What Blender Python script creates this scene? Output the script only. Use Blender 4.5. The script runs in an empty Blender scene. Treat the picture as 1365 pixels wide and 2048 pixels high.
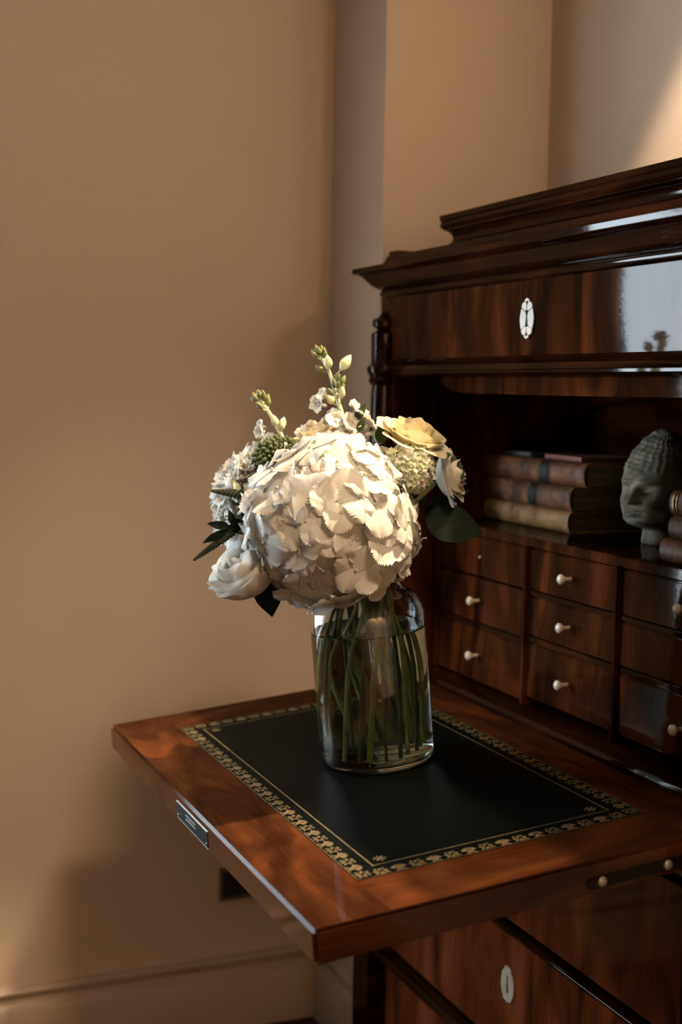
import bpy, bmesh, math, random
from mathutils import Vector, Matrix, Quaternion
random.seed(7)
PI = math.pi
scene = bpy.context.scene
COL = scene.collection

# ------------------------------------------------------------------ camera
DROOP = 0.1012            # the fall front hangs a little below level
Z_FLOOR = -0.786          # world zero is the hinge line of the fall front
cam_d = bpy.data.cameras.new('camera')
cam = bpy.data.objects.new('camera', cam_d)
COL.objects.link(cam)
cam.location = (1.7528, -1.0186, 0.5126)
_fw = Vector((-0.91942, 0.38300, -0.08928)); _rt = Vector((0.38305, 0.92357, 0.01733)); _up = _rt.cross(_fw)
cam.rotation_euler = Matrix((_rt, _up, -_fw)).transposed().to_euler()
cam_d.sensor_fit = 'VERTICAL'
cam_d.sensor_height = 36.0
cam_d.lens = 2747.0 / 2048 * 36.0
cam_d.clip_start = 0.02
cam_d.dof.use_dof = True
cam_d.dof.focus_distance = 1.83
cam_d.dof.aperture_fstop = 3.0
scene.camera = cam

# ------------------------------------------------------------------ world, exposure
world = bpy.data.worlds.new('world'); scene.world = world; world.use_nodes = True
world.node_tree.nodes['Background'].inputs[0].default_value = (0.55, 0.68, 0.9, 1)
world.node_tree.nodes['Background'].inputs[1].default_value = 0.3
vs = scene.view_settings
vs.view_transform = 'Standard'; vs.look = 'None'; vs.gamma = 1.0; vs.use_curve_mapping = False
vs.exposure = 0.0

# window opening in the left wall (daylight comes in here)
XW = -0.8214
WIN_Y0, WIN_Y1, WIN_Z0, WIN_Z1 = -1.72, -0.72, -0.10, 1.00
def area(name, loc, rot, sx, sy, power, col):
    l = bpy.data.lights.new(name, 'AREA'); l.shape = 'RECTANGLE'; l.size = sx; l.size_y = sy; l.energy = power; l.color = col
    o = bpy.data.objects.new(name, l); COL.objects.link(o); o.location = loc; o.rotation_euler = rot
    return o
daylight = area('window_daylight', (XW - 0.26, (WIN_Y0 + WIN_Y1) / 2, (WIN_Z0 + WIN_Z1) / 2), (0, -PI / 2, 0),
                WIN_Z1 - WIN_Z0 + .1, WIN_Y1 - WIN_Y0 + .1, 112.0, (0.80, 0.90, 1.0))
WARM = (1.0, 0.73, 0.46)
DOWNLIGHTS = [  # label, location, aim, power, cone (degrees), blend, lamp radius
    ('warm ceiling downlight above the middle of the secretaire', (0.22, 0.300, 1.545), (0.0, -0.44, -0.05), 320.0, 38, 0.35, .016),
    ('warm ceiling downlight washing the back wall above the secretaire', (0.46, 0.100, 1.545), (0.56, 0.700, 0.755), 125.0, 112, 0.15, .02),
    ('broad warm ceiling downlight aimed across the room at the bare beige wall', (1.07, -0.42, 1.54), (-0.82, -0.27, -0.26), 155.0, 37, 1.0, .16),
    ('warm ceiling downlight by the back wall aimed at the upper part of the bare wall', (1.90, 0.25, 1.545), (-0.82, -0.10, 1.10), 34.0, 52, 1.0, .06),
    ('added warm fill lamp washing the unseen side wall near the corner', (2.75, -0.15, 1.545), (3.2, -0.15, 0.0), 340.0, 110, 0.8, .04),  # added out of view: its bounce off the side wall is warm fill
    ('added warm fill lamp washing the middle of the unseen side wall', (2.75, -1.00, 1.545), (3.2, -1.00, 0.0), 340.0, 110, 0.8, .04),  # also added, for more warm bounce from the side wall
]

# ------------------------------------------------------------------ helpers
def rot_to(d, up=Vector((0, 0, 1))):
    """matrix whose z axis points along d"""
    return Vector(d).normalized().to_track_quat('Z', 'Y').to_matrix().to_4x4()
class MB:
    def __init__(s): s.v = []; s.f = []
    def add(s, vs_, fs_):
        o = len(s.v); s.v += [tuple(p) for p in vs_]; s.f += [tuple(i + o for i in f) for f in fs_]; return s
    def box(s, x0, x1, y0, y1, z0, z1):
        return s.add([(x0, y0, z0), (x1, y0, z0), (x1, y1, z0), (x0, y1, z0), (x0, y0, z1), (x1, y0, z1), (x1, y1, z1), (x0, y1, z1)],
                     [(0, 3, 2, 1), (4, 5, 6, 7), (0, 1, 5, 4), (1, 2, 6, 5), (2, 3, 7, 6), (3, 0, 4, 7)])
    def grid(s, rows, closed=False):
        n = len(rows[0]); vs_ = [p for r in rows for p in r]; fs_ = []
        for i in range(len(rows) - 1):
            for j in range(n if closed else n - 1):
                k = (j + 1) % n
                fs_.append((i * n + j, i * n + k, (i + 1) * n + k, (i + 1) * n + j))
        return s.add(vs_, fs_)
    def lathe(s, prof, n=32, cx=0, cy=0, cap=True):
        rows = [[(cx + r * math.cos(2 * PI * j / n), cy + r * math.sin(2 * PI * j / n), z) for j in range(n)] for r, z in prof]
        s.grid(rows, True)
        if cap:
            o = len(s.v) - n * len(prof)
            s.f.append(tuple(range(o + n - 1, o - 1, -1))); s.f.append(tuple(range(o + n * (len(prof) - 1), o + n * len(prof))))
        return s
    def tube(s, pts, rads, n=8):
        pts = [Vector(p) for p in pts]; rows = []
        t0 = (pts[1] - pts[0]).normalized(); u = t0.orthogonal().normalized()
        for i, p in enumerate(pts):
            t = (pts[min(i + 1, len(pts) - 1)] - pts[max(i - 1, 0)]).normalized()
            u = (u - t * u.dot(t)).normalized(); w = t.cross(u)
            r = rads[i] if isinstance(rads, (list, tuple)) else rads
            rows.append([tuple(p + (u * math.cos(2 * PI * j / n) + w * math.sin(2 * PI * j / n)) * r) for j in range(n)])
        o = len(s.v); s.grid(rows, True)
        s.f.append(tuple(range(o + n - 1, o - 1, -1))); e = o + n * (len(rows) - 1); s.f.append(tuple(range(e, e + n)))
        return s
    def sphere(s, c, r, nu=10, nv=7, sz=1.0, M=None):
        vs_ = []; fs_ = []
        for i in range(nv + 1):
            a = PI * i / nv
            for j in range(nu):
                b = 2 * PI * j / nu
                p = Vector((r * math.sin(a) * math.cos(b), r * math.sin(a) * math.sin(b), -r * sz * math.cos(a)))
                if M: p = M @ p
                vs_.append(tuple(Vector(c) + p))
        for i in range(nv):
            for j in range(nu):
                k = (j + 1) % nu; fs_.append((i * nu + j, i * nu + k, (i + 1) * nu + k, (i + 1) * nu + j))
        return s.add(vs_, fs_)
    def prism(s, poly, axis, a, b):
        """extrude a 2d outline; axis 'y': poly is (x,z), 'x': (y,z), 'z': (x,y)"""
        def P(p, t): return {'y': (p[0], t, p[1]), 'x': (t, p[0], p[1]), 'z': (p[0], p[1], t)}[axis]
        n = len(poly)
        return s.add([P(p, a) for p in poly] + [P(p, b) for p in poly],
                     [tuple(range(n - 1, -1, -1)), tuple(range(n, 2 * n))] + [(i, (i + 1) % n, n + (i + 1) % n, n + i) for i in range(n)])
    def mesh(s, name, mat, smooth=False, bevel=0, bseg=2):
        me = bpy.data.meshes.new(name); me.from_pydata(s.v, [], s.f)
        bm = bmesh.new(); bm.from_mesh(me)
        if bevel:
            bmesh.ops.remove_doubles(bm, verts=bm.verts, dist=1e-6)
            bmesh.ops.bevel(bm, geom=[e for e in bm.edges if len(e.link_faces) == 2 and e.calc_face_angle(0) > .6], offset=bevel, segments=bseg, affect='EDGES', clamp_overlap=True)
        bmesh.ops.recalc_face_normals(bm, faces=bm.faces)
        bm.to_mesh(me); bm.free()
        if mat: me.materials.append(MAT[mat])
        if smooth:
            for p in me.polygons: p.use_smooth = True
            if smooth == 'auto':
                me.set_sharp_from_angle(angle=math.radians(38))
        return me
    def obj(s, name, mat, parent=None, **k):
        return link(name, s.mesh(name, mat, **k), parent)
def link(name, me, parent=None, M=None):
    o = bpy.data.objects.new(name, me); COL.objects.link(o)
    if parent: o.parent = parent
    if M is not None: o.matrix_local = M
    return o
def thing(name, label, cat, loc=(0, 0, 0), rot=(0, 0, 0), group=None):
    o = bpy.data.objects.new(name, None); COL.objects.link(o); o.location = loc; o.rotation_euler = rot; o.empty_display_size = .05
    o['label'] = label; o['category'] = cat
    if group: o['group'] = group
    return o
def tag(o, label=None, cat=None, group=None, kind=None):
    if label: o['label'] = label
    if cat: o['category'] = cat
    if group: o['group'] = group
    if kind: o['kind'] = kind
    return o

# ------------------------------------------------------------------ materials
MAT = {}
class NT:
    def __init__(s, name):
        m = bpy.data.materials.new(name); m.use_nodes = True; s.m = m; s.t = m.node_tree; s.n = s.t.nodes
        s.b = s.n['Principled BSDF']; s.out = s.n['Material Output']; MAT[name] = m
    def new(s, typ, ins=None, **k):
        nd = s.n.new(typ)
        for a, v in k.items(): setattr(nd, a, v)
        for i, v in (ins or {}).items():
            if isinstance(v, bpy.types.NodeSocket): s.t.links.new(v, nd.inputs[i])
            else: nd.inputs[i].default_value = v
        return nd
    def set(s, **k):
        for a, v in k.items():
            i = s.b.inputs[a.replace('_', ' ')]
            if isinstance(v, bpy.types.NodeSocket): s.t.links.new(v, i)
            else: i.default_value = v
    def coord(s, scale=(1, 1, 1), rot=(0, 0, 0), loc=(0, 0, 0)):
        c = s.new('ShaderNodeTexCoord'); return s.new('ShaderNodeMapping', {0: c.outputs['Object'], 'Scale': scale, 'Rotation': rot, 'Location': loc}).outputs[0]
    def noise(s, vec, scale, detail=4, rough=.55, dist=0): return s.new('ShaderNodeTexNoise', {'Vector': vec, 'Scale': scale, 'Detail': detail, 'Roughness': rough, 'Distortion': dist}).outputs[0]
    def ramp(s, fac, stops):
        r = s.new('ShaderNodeValToRGB', {0: fac}); e = r.color_ramp.elements
        while len(e) < len(stops): e.new(.5)
        for i, (p, c) in enumerate(stops): e[i].position = p; e[i].color = (*c, 1)
        return r.outputs[0]
    def mul(s, a, b, fac=1.0): return s.new('ShaderNodeMix', {0: fac, 6: a, 7: b}, data_type='RGBA', blend_type='MULTIPLY').outputs[2]
    def bump(s, h, strength=.2, dist=.001): 
        o = s.new('ShaderNodeBump', {'Height': h, 'Strength': strength, 'Distance': dist}).outputs[0]; s.set(Normal=o)

def wood(name, dark, mid, light, rough=.28, coat=1.0, fig=(9, 9, 2.2), grain=(260, 260, 14), rot=(0, 0, 0), bump=.15, rip=(30, 30, 150), stops=(.32, .50, .70), crough=.05):
    n = NT(name)
    f = n.noise(n.coord(fig, rot), 1.0, 4, .5, 1.8)
    c = n.ramp(f, [(stops[0], dark), (stops[1], mid), (stops[2], light)])
    g = n.noise(n.coord(grain, rot), 1.0, 3, .6)
    gr = n.ramp(g, [(.3, (.72, .68, .64)), (.62, (1, 1, 1))])
    n.set(Base_Color=n.mul(c, gr), Roughness=rough, Coat_Weight=coat, Coat_Roughness=crough, Specular_IOR_Level=0.0)
    w = n.noise(n.coord(rip), 1.0, 3, .6)
    n.bump(w, bump, .0012)
    n.t.links.new(n.b.inputs['Normal'].links[0].from_socket, n.b.inputs['Coat Normal'])
# polished mahogany, flame figured veneer runs up and down the drawer fronts
wood('mahogany_flame', (.008, .0026, .0013), (.034, .0095, .0036), (.100, .028, .0085), fig=(8.5, 8.5, 2.4), rot=(0, .22, 0), rough=.38, coat=.28, bump=.05)
wood('mahogany_warm', (.030, .009, .004), (.130, .036, .0135), (.260, .076, .026), fig=(7, 7, 2.6), rot=(0, .35, 0), rough=.4, coat=.2, bump=.04)
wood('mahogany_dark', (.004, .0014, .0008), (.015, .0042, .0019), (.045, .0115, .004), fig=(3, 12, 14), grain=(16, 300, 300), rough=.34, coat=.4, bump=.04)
wood('mahogany_flap', (.024, .0080, .0032), (.047, .0152, .0056), (.110, .0335, .0098), fig=(3.0, 8, 8), grain=(14, 300, 300), rough=.5, coat=.06, bump=.05)
wood('mahogany_flap_side', (.026, .0082, .0032), (.050, .0155, .0056), (.105, .032, .0095), fig=(8, 3.0, 8), grain=(300, 14, 300), rough=.5, coat=.06, bump=.05)
wood('mahogany_edge', (.022, .0066, .0025), (.048, .0140, .0048), (.085, .025, .008), fig=(3, 3, 16), grain=(14, 14, 300), rough=.4, coat=.62, bump=.03, crough=.09)
wood('floor_wood', (.030, .013, .007), (.055, .024, .012), (.085, .038, .018), fig=(2, 9, 2), grain=(10, 200, 10), rough=.35, coat=.2)

n = NT('wall_paint')
wv = n.noise(n.coord((900, 900, 60)), 1.0, 2); wh = n.noise(n.coord((60, 60, 900)), 1.0, 2)
wsum = n.new('ShaderNodeMath', {0: wv, 1: wh}, operation='ADD').outputs[0]
n.set(Base_Color=n.ramp(wsum, [(.35, (.535, .445, .36)), (.65, (.585, .49, .395))]), Roughness=.85, Specular_IOR_Level=.2); n.bump(wsum, .25, .0006)
n = NT('trim_paint')
n.set(Base_Color=n.ramp(n.noise(n.coord((4, 4, 4)), 1, 3), [(.3, (.44, .355, .285)), (.7, (.49, .40, .32))]), Roughness=.45)
n = NT('ceiling_paint'); n.set(Base_Color=n.ramp(n.noise(n.coord((3, 3, 3)), 1, 3), [(.3, (.30, .275, .24)), (.7, (.34, .31, .27))]), Roughness=.9)
n = NT('dark_paint'); n.set(Base_Color=n.ramp(n.noise(n.coord((3, 3, 3)), 1, 3), [(.3, (.045, .042, .036)), (.7, (.06, .055, .047))]), Roughness=.7)
n = NT('ochre_paint'); n.set(Base_Color=n.ramp(n.noise(n.coord((3, 3, 3)), 1, 3), [(.3, (.42, .31, .215)), (.7, (.46, .345, .24))]), Roughness=.85)
n = NT('white_paint'); n.set(Base_Color=n.ramp(n.noise(n.coord((6, 6, 6)), 1, 3), [(.3, (.70, .69, .66)), (.7, (.78, .77, .74))]), Roughness=.4)
n = NT('leather')
lv = n.noise(n.coord((700, 700, 700)), 1, 3)
n.set(Base_Color=n.ramp(n.noise(n.coord((9, 9, 9)), 1, 4), [(.3, (.0012, .0018, .0014)), (.7, (.002, .0028, .0022))]), Roughness=.45, Specular_IOR_Level=.03); n.bump(lv, .12, .0004)
n = NT('gold_leaf')
n.set(Base_Color=n.ramp(n.noise(n.coord((260, 260, 260)), 1, 3), [(.35, (.20, .145, .065)), (.65, (.40, .31, .15))]), Metallic=.7, Roughness=.42)
n = NT('ivory'); n.set(Base_Color=n.ramp(n.noise(n.coord((90, 90, 40)), 1, 3), [(.3, (.50, .45, .36)), (.7, (.66, .62, .52))]), Roughness=.3, Coat_Weight=.3)
n = NT('pearl'); n.set(Base_Color=n.ramp(n.noise(n.coord((120, 120, 60)), 1, 3), [(.3, (.62, .66, .66)), (.7, (.80, .79, .72))]), Roughness=.22, Coat_Weight=.5)
n = NT('iron'); n.set(Base_Color=n.ramp(n.noise(n.coord((60, 60, 60)), 1, 3), [(.3, (.005, .005, .0047)), (.7, (.012, .012, .011))]), Metallic=0, Roughness=.65, Specular_IOR_Level=.1)
n = NT('steel_bright'); n.set(Base_Color=n.ramp(n.noise(n.coord((400, 400, 400)), 1, 3), [(.3, (.30, .30, .28)), (.7, (.52, .52, .48))]), Metallic=.6, Roughness=.4)
n = NT('black_void'); n.set(Base_Color=n.ramp(n.noise(n.coord((40, 40, 40)), 1, 2), [(.3, (.004, .004, .004)), (.7, (.008, .008, .007))]), Roughness=.6)
n = NT('socket_grey'); n.set(Base_Color=n.ramp(n.noise(n.coord((40, 40, 40)), 1, 2), [(.3, (.10, .09, .08)), (.7, (.14, .125, .11))]), Roughness=.4)
n = NT('lamp_glow'); n.set(Base_Color=(1, .8, .6, 1), Emission_Color=(1, .72, .42, 1), Emission_Strength=n.new('ShaderNodeMath', {0: n.noise(n.coord((5, 5, 5)), 1, 1), 1: 2.0}, operation='ADD').outputs[0])
n = NT('vase_glass'); n.set(Base_Color=(.93, .97, .96, 1), Roughness=0.0, Transmission_Weight=1.0, IOR=1.5)
n.bump(n.noise(n.coord((14, 14, 9)), 1, 2), .05, .004)
n = NT('pane_glass')
_g = n.new('ShaderNodeBsdfGlossy', {'Color': (1, 1, 1, 1), 'Roughness': .0}); _t = n.new('ShaderNodeBsdfTransparent', {'Color': n.ramp(n.noise(n.coord((3, 3, 3)), 1, 1), [(.3, (.95, .97, .97)), (.7, (.97, .98, .98))])})
_mx = n.new('ShaderNodeMixShader', {0: .06, 1: _t.outputs[0], 2: _g.outputs[0]}); n.t.links.new(_mx.outputs[0], n.out.inputs[0])
n = NT('water'); n.set(Base_Color=(.82, .87, .79, 1), Roughness=0.0, Transmission_Weight=1.0, IOR=1.33); n.bump(n.noise(n.coord((20, 20, 20)), 1, 1), .01, .001)

def petal(name, a, b, trans=.35, vein=True, rough=.6):
    n = NT(name)
    col = n.ramp(n.noise(n.coord((40, 40, 40)), 1, 3), [(.3, a), (.7, b)])
    n.set(Base_Color=col, Roughness=rough, Specular_IOR_Level=.06 if name.startswith('leaf') else .25)
    if vein:
        n.bump(n.noise(n.coord((420, 420, 120)), 1, 2), .25, .0008)
    tr = n.new('ShaderNodeBsdfTranslucent', {'Color': col})
    mx = n.new('ShaderNodeMixShader', {0: trans, 1: n.b.outputs[0], 2: tr.outputs[0]})
    n.t.links.new(mx.outputs[0], n.out.inputs[0])
petal('petal_white', (.57, .56, .52), (.64, .63, .59))
petal('petal_ivory', (.55, .535, .475), (.62, .605, .545))
petal('petal_cream', (.60, .53, .33), (.66, .60, .43))
petal('petal_peach', (.58, .49, .33), (.64, .56, .41))
petal('petal_greenish', (.50, .56, .36), (.72, .76, .58))
petal('bud_green', (.10, .125, .045), (.20, .23, .095), .1)
petal('sedum_green', (.045, .065, .020), (.10, .125, .045), .05)
petal('bud_pale', (.42, .46, .26), (.66, .68, .48), .2)
petal('stem_green', (.10, .12, .035), (.20, .21, .075), .05)
petal('floret_gap_shade', (.26, .27, .17), (.36, .36, .25), .1)  # darker green puts shade into the gaps between hydrangea florets
petal('stem_dark', (.030, .040, .016), (.060, .070, .030), .05)
petal('leaf_dark', (.004, .008, .006), (.008, .014, .009), .03, rough=.6)
petal('leaf_mid', (.030, .050, .018), (.055, .080, .030), .15, rough=.45)
petal('seed_dark', (.020, .026, .018), (.060, .070, .045), .05)

n = NT('stone')
sv = n.noise(n.coord((45, 45, 45)), 1, 8, .7); sb = n.noise(n.coord((160, 160, 160)), 1, 5, .7)
n.set(Base_Color=n.ramp(sv, [(.34, (.032, .027, .018)), (.50, (.115, .098, .070)), (.68, (.26, .23, .165))]), Roughness=.8); n.bump(sb, .35, .002)
def book_mat(name, a, b, c, sc=(40, 40, 40)):
    n = NT(name); f = n.noise(n.coord(sc), 1, 6, .65)
    n.set(Base_Color=n.ramp(f, [(.32, a), (.5, b), (.70, c)]), Roughness=.5, Specular_IOR_Level=.35); n.bump(f, .25, .001)
book_mat('calf_brown', (.020, .009, .005), (.10, .042, .018), (.26, .12, .050))
book_mat('calf_reddish', (.025, .010, .005), (.12, .045, .018), (.25, .105, .040))
book_mat('vellum_tan', (.11, .055, .020), (.28, .155, .060), (.44, .27, .115))
book_mat('book_label_dark', (.006, .008, .007), (.012, .014, .012), (.025, .026, .02))
book_mat('page_edges', (.060, .045, .025), (.11, .085, .05), (.17, .135, .085), (10, 10, 300))
book_mat('pamphlet_pink', (.19, .075, .060), (.25, .10, .08), (.30, .13, .10))
book_mat('pamphlet_blue', (.060, .085, .090), (.085, .11, .115), (.11, .14, .145))

# ------------------------------------------------------------------ the room
XR, YF, ZC, YB, PY, PX = 3.2, -4.6, 1.56, 0.3664, 0.0227, -0.5726
tag(MB().box(XW - .3, XR, YF, YB + .2, Z_FLOOR - .08, Z_FLOOR).obj('floor', 'floor_wood'), kind='structure')
tag(MB().box(XW - .3, XR, YF, YB + .2, ZC, ZC + .1).obj('ceiling', 'ceiling_paint'), kind='structure')
m = MB()
T = .24
m.box(XW - T, XW, WIN_Y1, YB + .2, Z_FLOOR, ZC); m.box(XW - T, XW, YF, WIN_Y0, Z_FLOOR, ZC)
m.box(XW - T, XW, WIN_Y0, WIN_Y1, Z_FLOOR, WIN_Z0); m.box(XW - T, XW, WIN_Y0, WIN_Y1, WIN_Z1, ZC)
tag(m.obj('wall_left', 'wall_paint'), kind='structure')
tag(MB().box(XW, PX, PY, YB + .2, Z_FLOOR, ZC).obj('wall_pier', 'wall_paint'), kind='structure')
tag(MB().box(PX, XR, YB, YB + .2, Z_FLOOR, ZC).obj('wall_back', 'wall_paint'), kind='structure')
tag(MB().box(XR, XR + .2, YF, YB + .2, Z_FLOOR, ZC).obj('wall_right', 'ochre_paint'), kind='structure')
tag(MB().box(XW - .3, XR, YF - .2, YF, Z_FLOOR, ZC).obj('wall_front', 'dark_paint'), kind='structure')
# skirting: flat board, quirk, torus and a bevelled cap, from floor up (offset from wall, height)
ZB = -0.636 - Z_FLOOR
SK = [(0, 0), (.022, 0), (.022, ZB - .046), (.0195, ZB - .040), (.012, ZB - .036), (.008, ZB - .031), (.0075, ZB - .024), (.011, ZB - .019), (.016, ZB - .014), (.017, ZB - .008), (.013, ZB - .003), (.006, ZB), (0, ZB)]
sk = MB(); pr = [(XW + e, Z_FLOOR + z) for e, z in SK]
sk.add([(x, YF, z) for x, z in pr] + [(XW + e, PY - e, Z_FLOOR + z) for e, z in SK], [(i, i + 1, len(SK) + i + 1, len(SK) + i) for i in range(len(SK) - 1)])
tag(sk.obj('baseboard_left', 'trim_paint', smooth='auto'), kind='structure')
sk = MB(); sk.add([(XW + e, PY - e, Z_FLOOR + z) for e, z in SK] + [(PX, PY - e, Z_FLOOR + z) for e, z in SK], [(i, i + 1, len(SK) + i + 1, len(SK) + i) for i in range(len(SK) - 1)])
tag(sk.obj('baseboard_pier', 'trim_paint', smooth='auto'), kind='structure')
# window
win = MB()
fx0, fx1 = XW - .17, XW - .11
fw = .055
for a, b in ((WIN_Y0, WIN_Y0 + fw), (WIN_Y1 - fw, WIN_Y1), ((WIN_Y0 + WIN_Y1) / 2 - .03, (WIN_Y0 + WIN_Y1) / 2 + .03)): win.box(fx0, fx1, a, b, WIN_Z0, WIN_Z1)
for a, b in ((WIN_Z0, WIN_Z0 + fw), (WIN_Z1 - fw, WIN_Z1)): win.box(fx0, fx1, WIN_Y0, WIN_Y1, a, b)
wo = tag(win.obj('window_1', 'white_paint', bevel=.004), kind='structure')
for k in range(2):
    ya = WIN_Y0 + fw if k == 0 else (WIN_Y0 + WIN_Y1) / 2 + .03; yb = ya + (WIN_Y1 - WIN_Y0) / 2 - fw - .03
    MB().box(XW - .143, XW - .139, ya, yb, WIN_Z0 + fw, WIN_Z1 - fw).obj('pane', 'pane_glass', wo)
MB().box(XW - .24, XW + .02, WIN_Y0, WIN_Y1, WIN_Z0 - .02, WIN_Z0 + .002).obj('window_sill', 'white_paint', wo, bevel=.003)
# ceiling downlights and the added fill lamps
for i, (lab, loc, aim, pw, cone, bl, lr) in enumerate(DOWNLIGHTS):
    R_ = max(.028, lr)
    t = thing('ceiling_downlight', lab, 'light', (loc[0], loc[1], ZC), group='ceiling downlights')
    MB().lathe([(R_, 0), (R_ + .002, -.004), (R_ + .016, -.004), (R_ + .018, 0), (R_ + .018, .002)], 32, cap=False).obj('trim_ring', 'white_paint', t, smooth='auto')
    MB().lathe([(.001, -.001), (R_ - .001, -.001)], 24).obj('lens', 'lamp_glow', t)
    l = bpy.data.lights.new('downlight_lamp', 'SPOT'); l.energy = pw; l.color = WARM; l.spot_size = math.radians(cone); l.spot_blend = bl; l.shadow_soft_size = lr
    o = bpy.data.objects.new('downlight_lamp', l); COL.objects.link(o); o.location = loc
    o.rotation_euler = (Vector(aim) - Vector(loc)).to_track_quat('-Z', 'Y').to_euler()
# socket low on the left wall
t = thing('wall_socket', 'small black recessed socket with grey frame low on beige wall', 'socket', (XW, -.155, -.487))
m = MB(); hy, hz = .043, .033
for a in ((-hy, hy, -hz, -hz + .006), (-hy, hy, hz - .006, hz), (-hy, -hy + .005, -hz, hz), (hy - .005, hy, -hz, hz)): m.box(0, .008, a[0], a[1], a[2], a[3])
m.obj('frame', 'socket_grey', t); MB().box(.0005, .003, -hy + .004, hy - .004, -hz + .005, hz - .005).obj('recess', 'black_void', t)

# ------------------------------------------------------------------ the secretaire
sec = thing('secretaire', 'tall polished mahogany secretaire with its fall front let down', 'desk', (0, 0, 0))
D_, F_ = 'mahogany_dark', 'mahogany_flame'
HW, OP, YBK = .5, .463, .355
def mitred(prof, hx, y0, name, mat, yb=YBK, parent=sec):
    """moulding running round left end, front and right end: prof = (projection, z)"""
    a = MB(); rows = []
    for e, z in prof: rows.append([(-hx - e, yb, z), (-hx - e, y0 - e, z), (hx + e, y0 - e, z), (hx + e, yb, z)])
    a.grid(rows)
    n = len(rows); o = 0
    a.f.append((0, 1, 2, 3)); a.f.append((4 * n - 4, 4 * n - 3, 4 * n - 2, 4 * n - 1))
    return a.obj(name, mat, parent, smooth='auto')
for s in (-1, 1):
    MB().box(*sorted((s * OP, s * HW)), 0.002, YBK, -.70, .674).obj('side_panel', F_, sec, bevel=.001)
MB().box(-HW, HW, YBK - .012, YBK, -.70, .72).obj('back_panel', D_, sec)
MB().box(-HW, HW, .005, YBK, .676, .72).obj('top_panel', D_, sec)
# frieze drawer: slightly cushioned front that falls back towards its foot
rows = []
for k in range(13):
    q = k / 12; z = .566 + (.674 - .566) * q
    y = .004 - .005 * math.sin(q * PI * .5)
    rows.append([(-HW + .001, y, z), (-HW / 3, y, z), (HW / 3, y, z), (HW - .001, y, z)])
m = MB().grid(rows); m.box(-HW + .002, HW - .002, .012, .3, .568, .672)
frz = m.obj('frieze_drawer', F_, sec, smooth='auto')
# mouldings under the frieze
mitred([(-.004, .566), (.004, .5655), (.007, .562), (.004, .5585), (.003, .556), (.011, .5545), (.014, .550), (.011, .546), (.006, .545), (.006, .541), (.009, .5385), (.006, .536), (-.01, .536)], HW - .006, .004, 'frieze_moulding', D_, yb=.3)
# cornice, step and pediment
mitred([(.002, .674), (.006, .676), (.0085, .680), (.0085, .684), (.006, .688), (.011, .690), (.019, .696), (.026, .7035), (.032, .711), (.038, .7155), (.0455, .7175), (.0472, .719), (.0472, .7265), (.034, .7275), (.010, .7305)], HW, 0, 'cornice', D_)
mitred([(.004, .729), (.005, .736), (.002, .742), (.0, .748), (-.06, .7485)], HW, 0.0, 'cornice_step', D_)
for s in (-1, 1):
    m = MB(); x0, x1 = sorted((s * (HW - .001), s * (HW - .10)))
    m.prism([(s * .499, .746), (s * .499, .757), (s * .47, .7565), (s * .44, .754), (s * .41, .748)], 'y', .003, .03)
    m.obj('cornice_end_block', D_, sec, bevel=.001)
mitred([(.0045, .748), (.0045, .765), (.0005, .769), (0, .775), (.002, .781), (.006, .785), (.012, .7875), (.012, .7895), (.0155, .7915), (.0174, .796), (.0155, .8005), (.0155, .802), (.0176, .8045), (.0176, .813), (-.03, .814)], .392, .075, 'pediment', D_, yb=.34)
# escutcheons
def esc_pieces(parent, zc, y, style):
    if style == 0:
        out = []
        for k in range(28):
            a = 2 * PI * k / 28; z = .028 * math.sin(a); x = .0195 * math.cos(a) * (1 - .55 * abs(math.sin(a)) ** 6)
            out.append((x, zc + z))
        MB().prism(out, 'y', y, y - .0012).obj('escutcheon_plate', 'iron', parent)
        for s in (-1, 1):
            P = [(s * .0045, .0095), (s * .0155, .0145), (s * .0185, .006), (s * .0195, -.001), (s * .0185, -.008), (s * .0155, -.0155), (s * .0042, -.0095), (s * .0028, -.002), (s * .0022, .004)]
            MB().prism([(a, zc + b) for a, b in P], 'y', y - .0006, y - .0028).obj('escutcheon_inlay', 'pearl', parent)
            for q in (-1, 1):
                P = [(s * .0012, q * .0125), (s * .0048, q * .0112), (s * .0148, q * .0160), (s * .0138, q * .0205), (s * .0105, q * .0235), (s * .0042, q * .0238), (s * .0012, q * .0195)]
                MB().prism([(a, zc + b) for a, b in P], 'y', y - .0006, y - .0028).obj('escutcheon_inlay', 'pearl', parent)
        for q in (-1, 1):
            P = [(-.0068, q * .0245), (-.0035, q * .0242), (0, q * .0258), (.0035, q * .0242), (.0068, q * .0245), (.005, q * .0275), (0, q * .0295), (-.005, q * .0275)]
            MB().prism([(a, zc + b) for a, b in P], 'y', y - .0006, y - .0028).obj('escutcheon_inlay', 'pearl', parent)
    else:
        half = [(.0035, .0285), (.009, .0255), (.0095, .021), (.0145, .018), (.0175, .011), (.0175, .0085), (.019, 0), (.0185, -.009), (.0155, -.017), (.0125, -.020), (.0118, -.024), (.007, -.0265), (.0025, -.0265), (0, -.0285)]
        for s in (-1, 1):
            P = [(s * a, zc + b) for a, b in half]
            slot = [(s * .0003, zc - .0145), (s * .0032, zc - .0135), (s * .0030, zc - .006), (s * .0018, zc + .006), (s * .0026, zc + .0115), (s * .0003, zc + .0135)]
            MB().prism(P + [(s * .0003, zc - .028)] + slot + [(s * .0003, zc + .0275)], 'y', y, y - .0022).obj('escutcheon_plate', 'ivory', parent)
        MB().box(-.004, .004, y - .0004, y - .0001, zc - .015, zc + .014).obj('keyhole', 'black_void', parent)
esc_pieces(frz, .619, .0005, 0)
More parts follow.
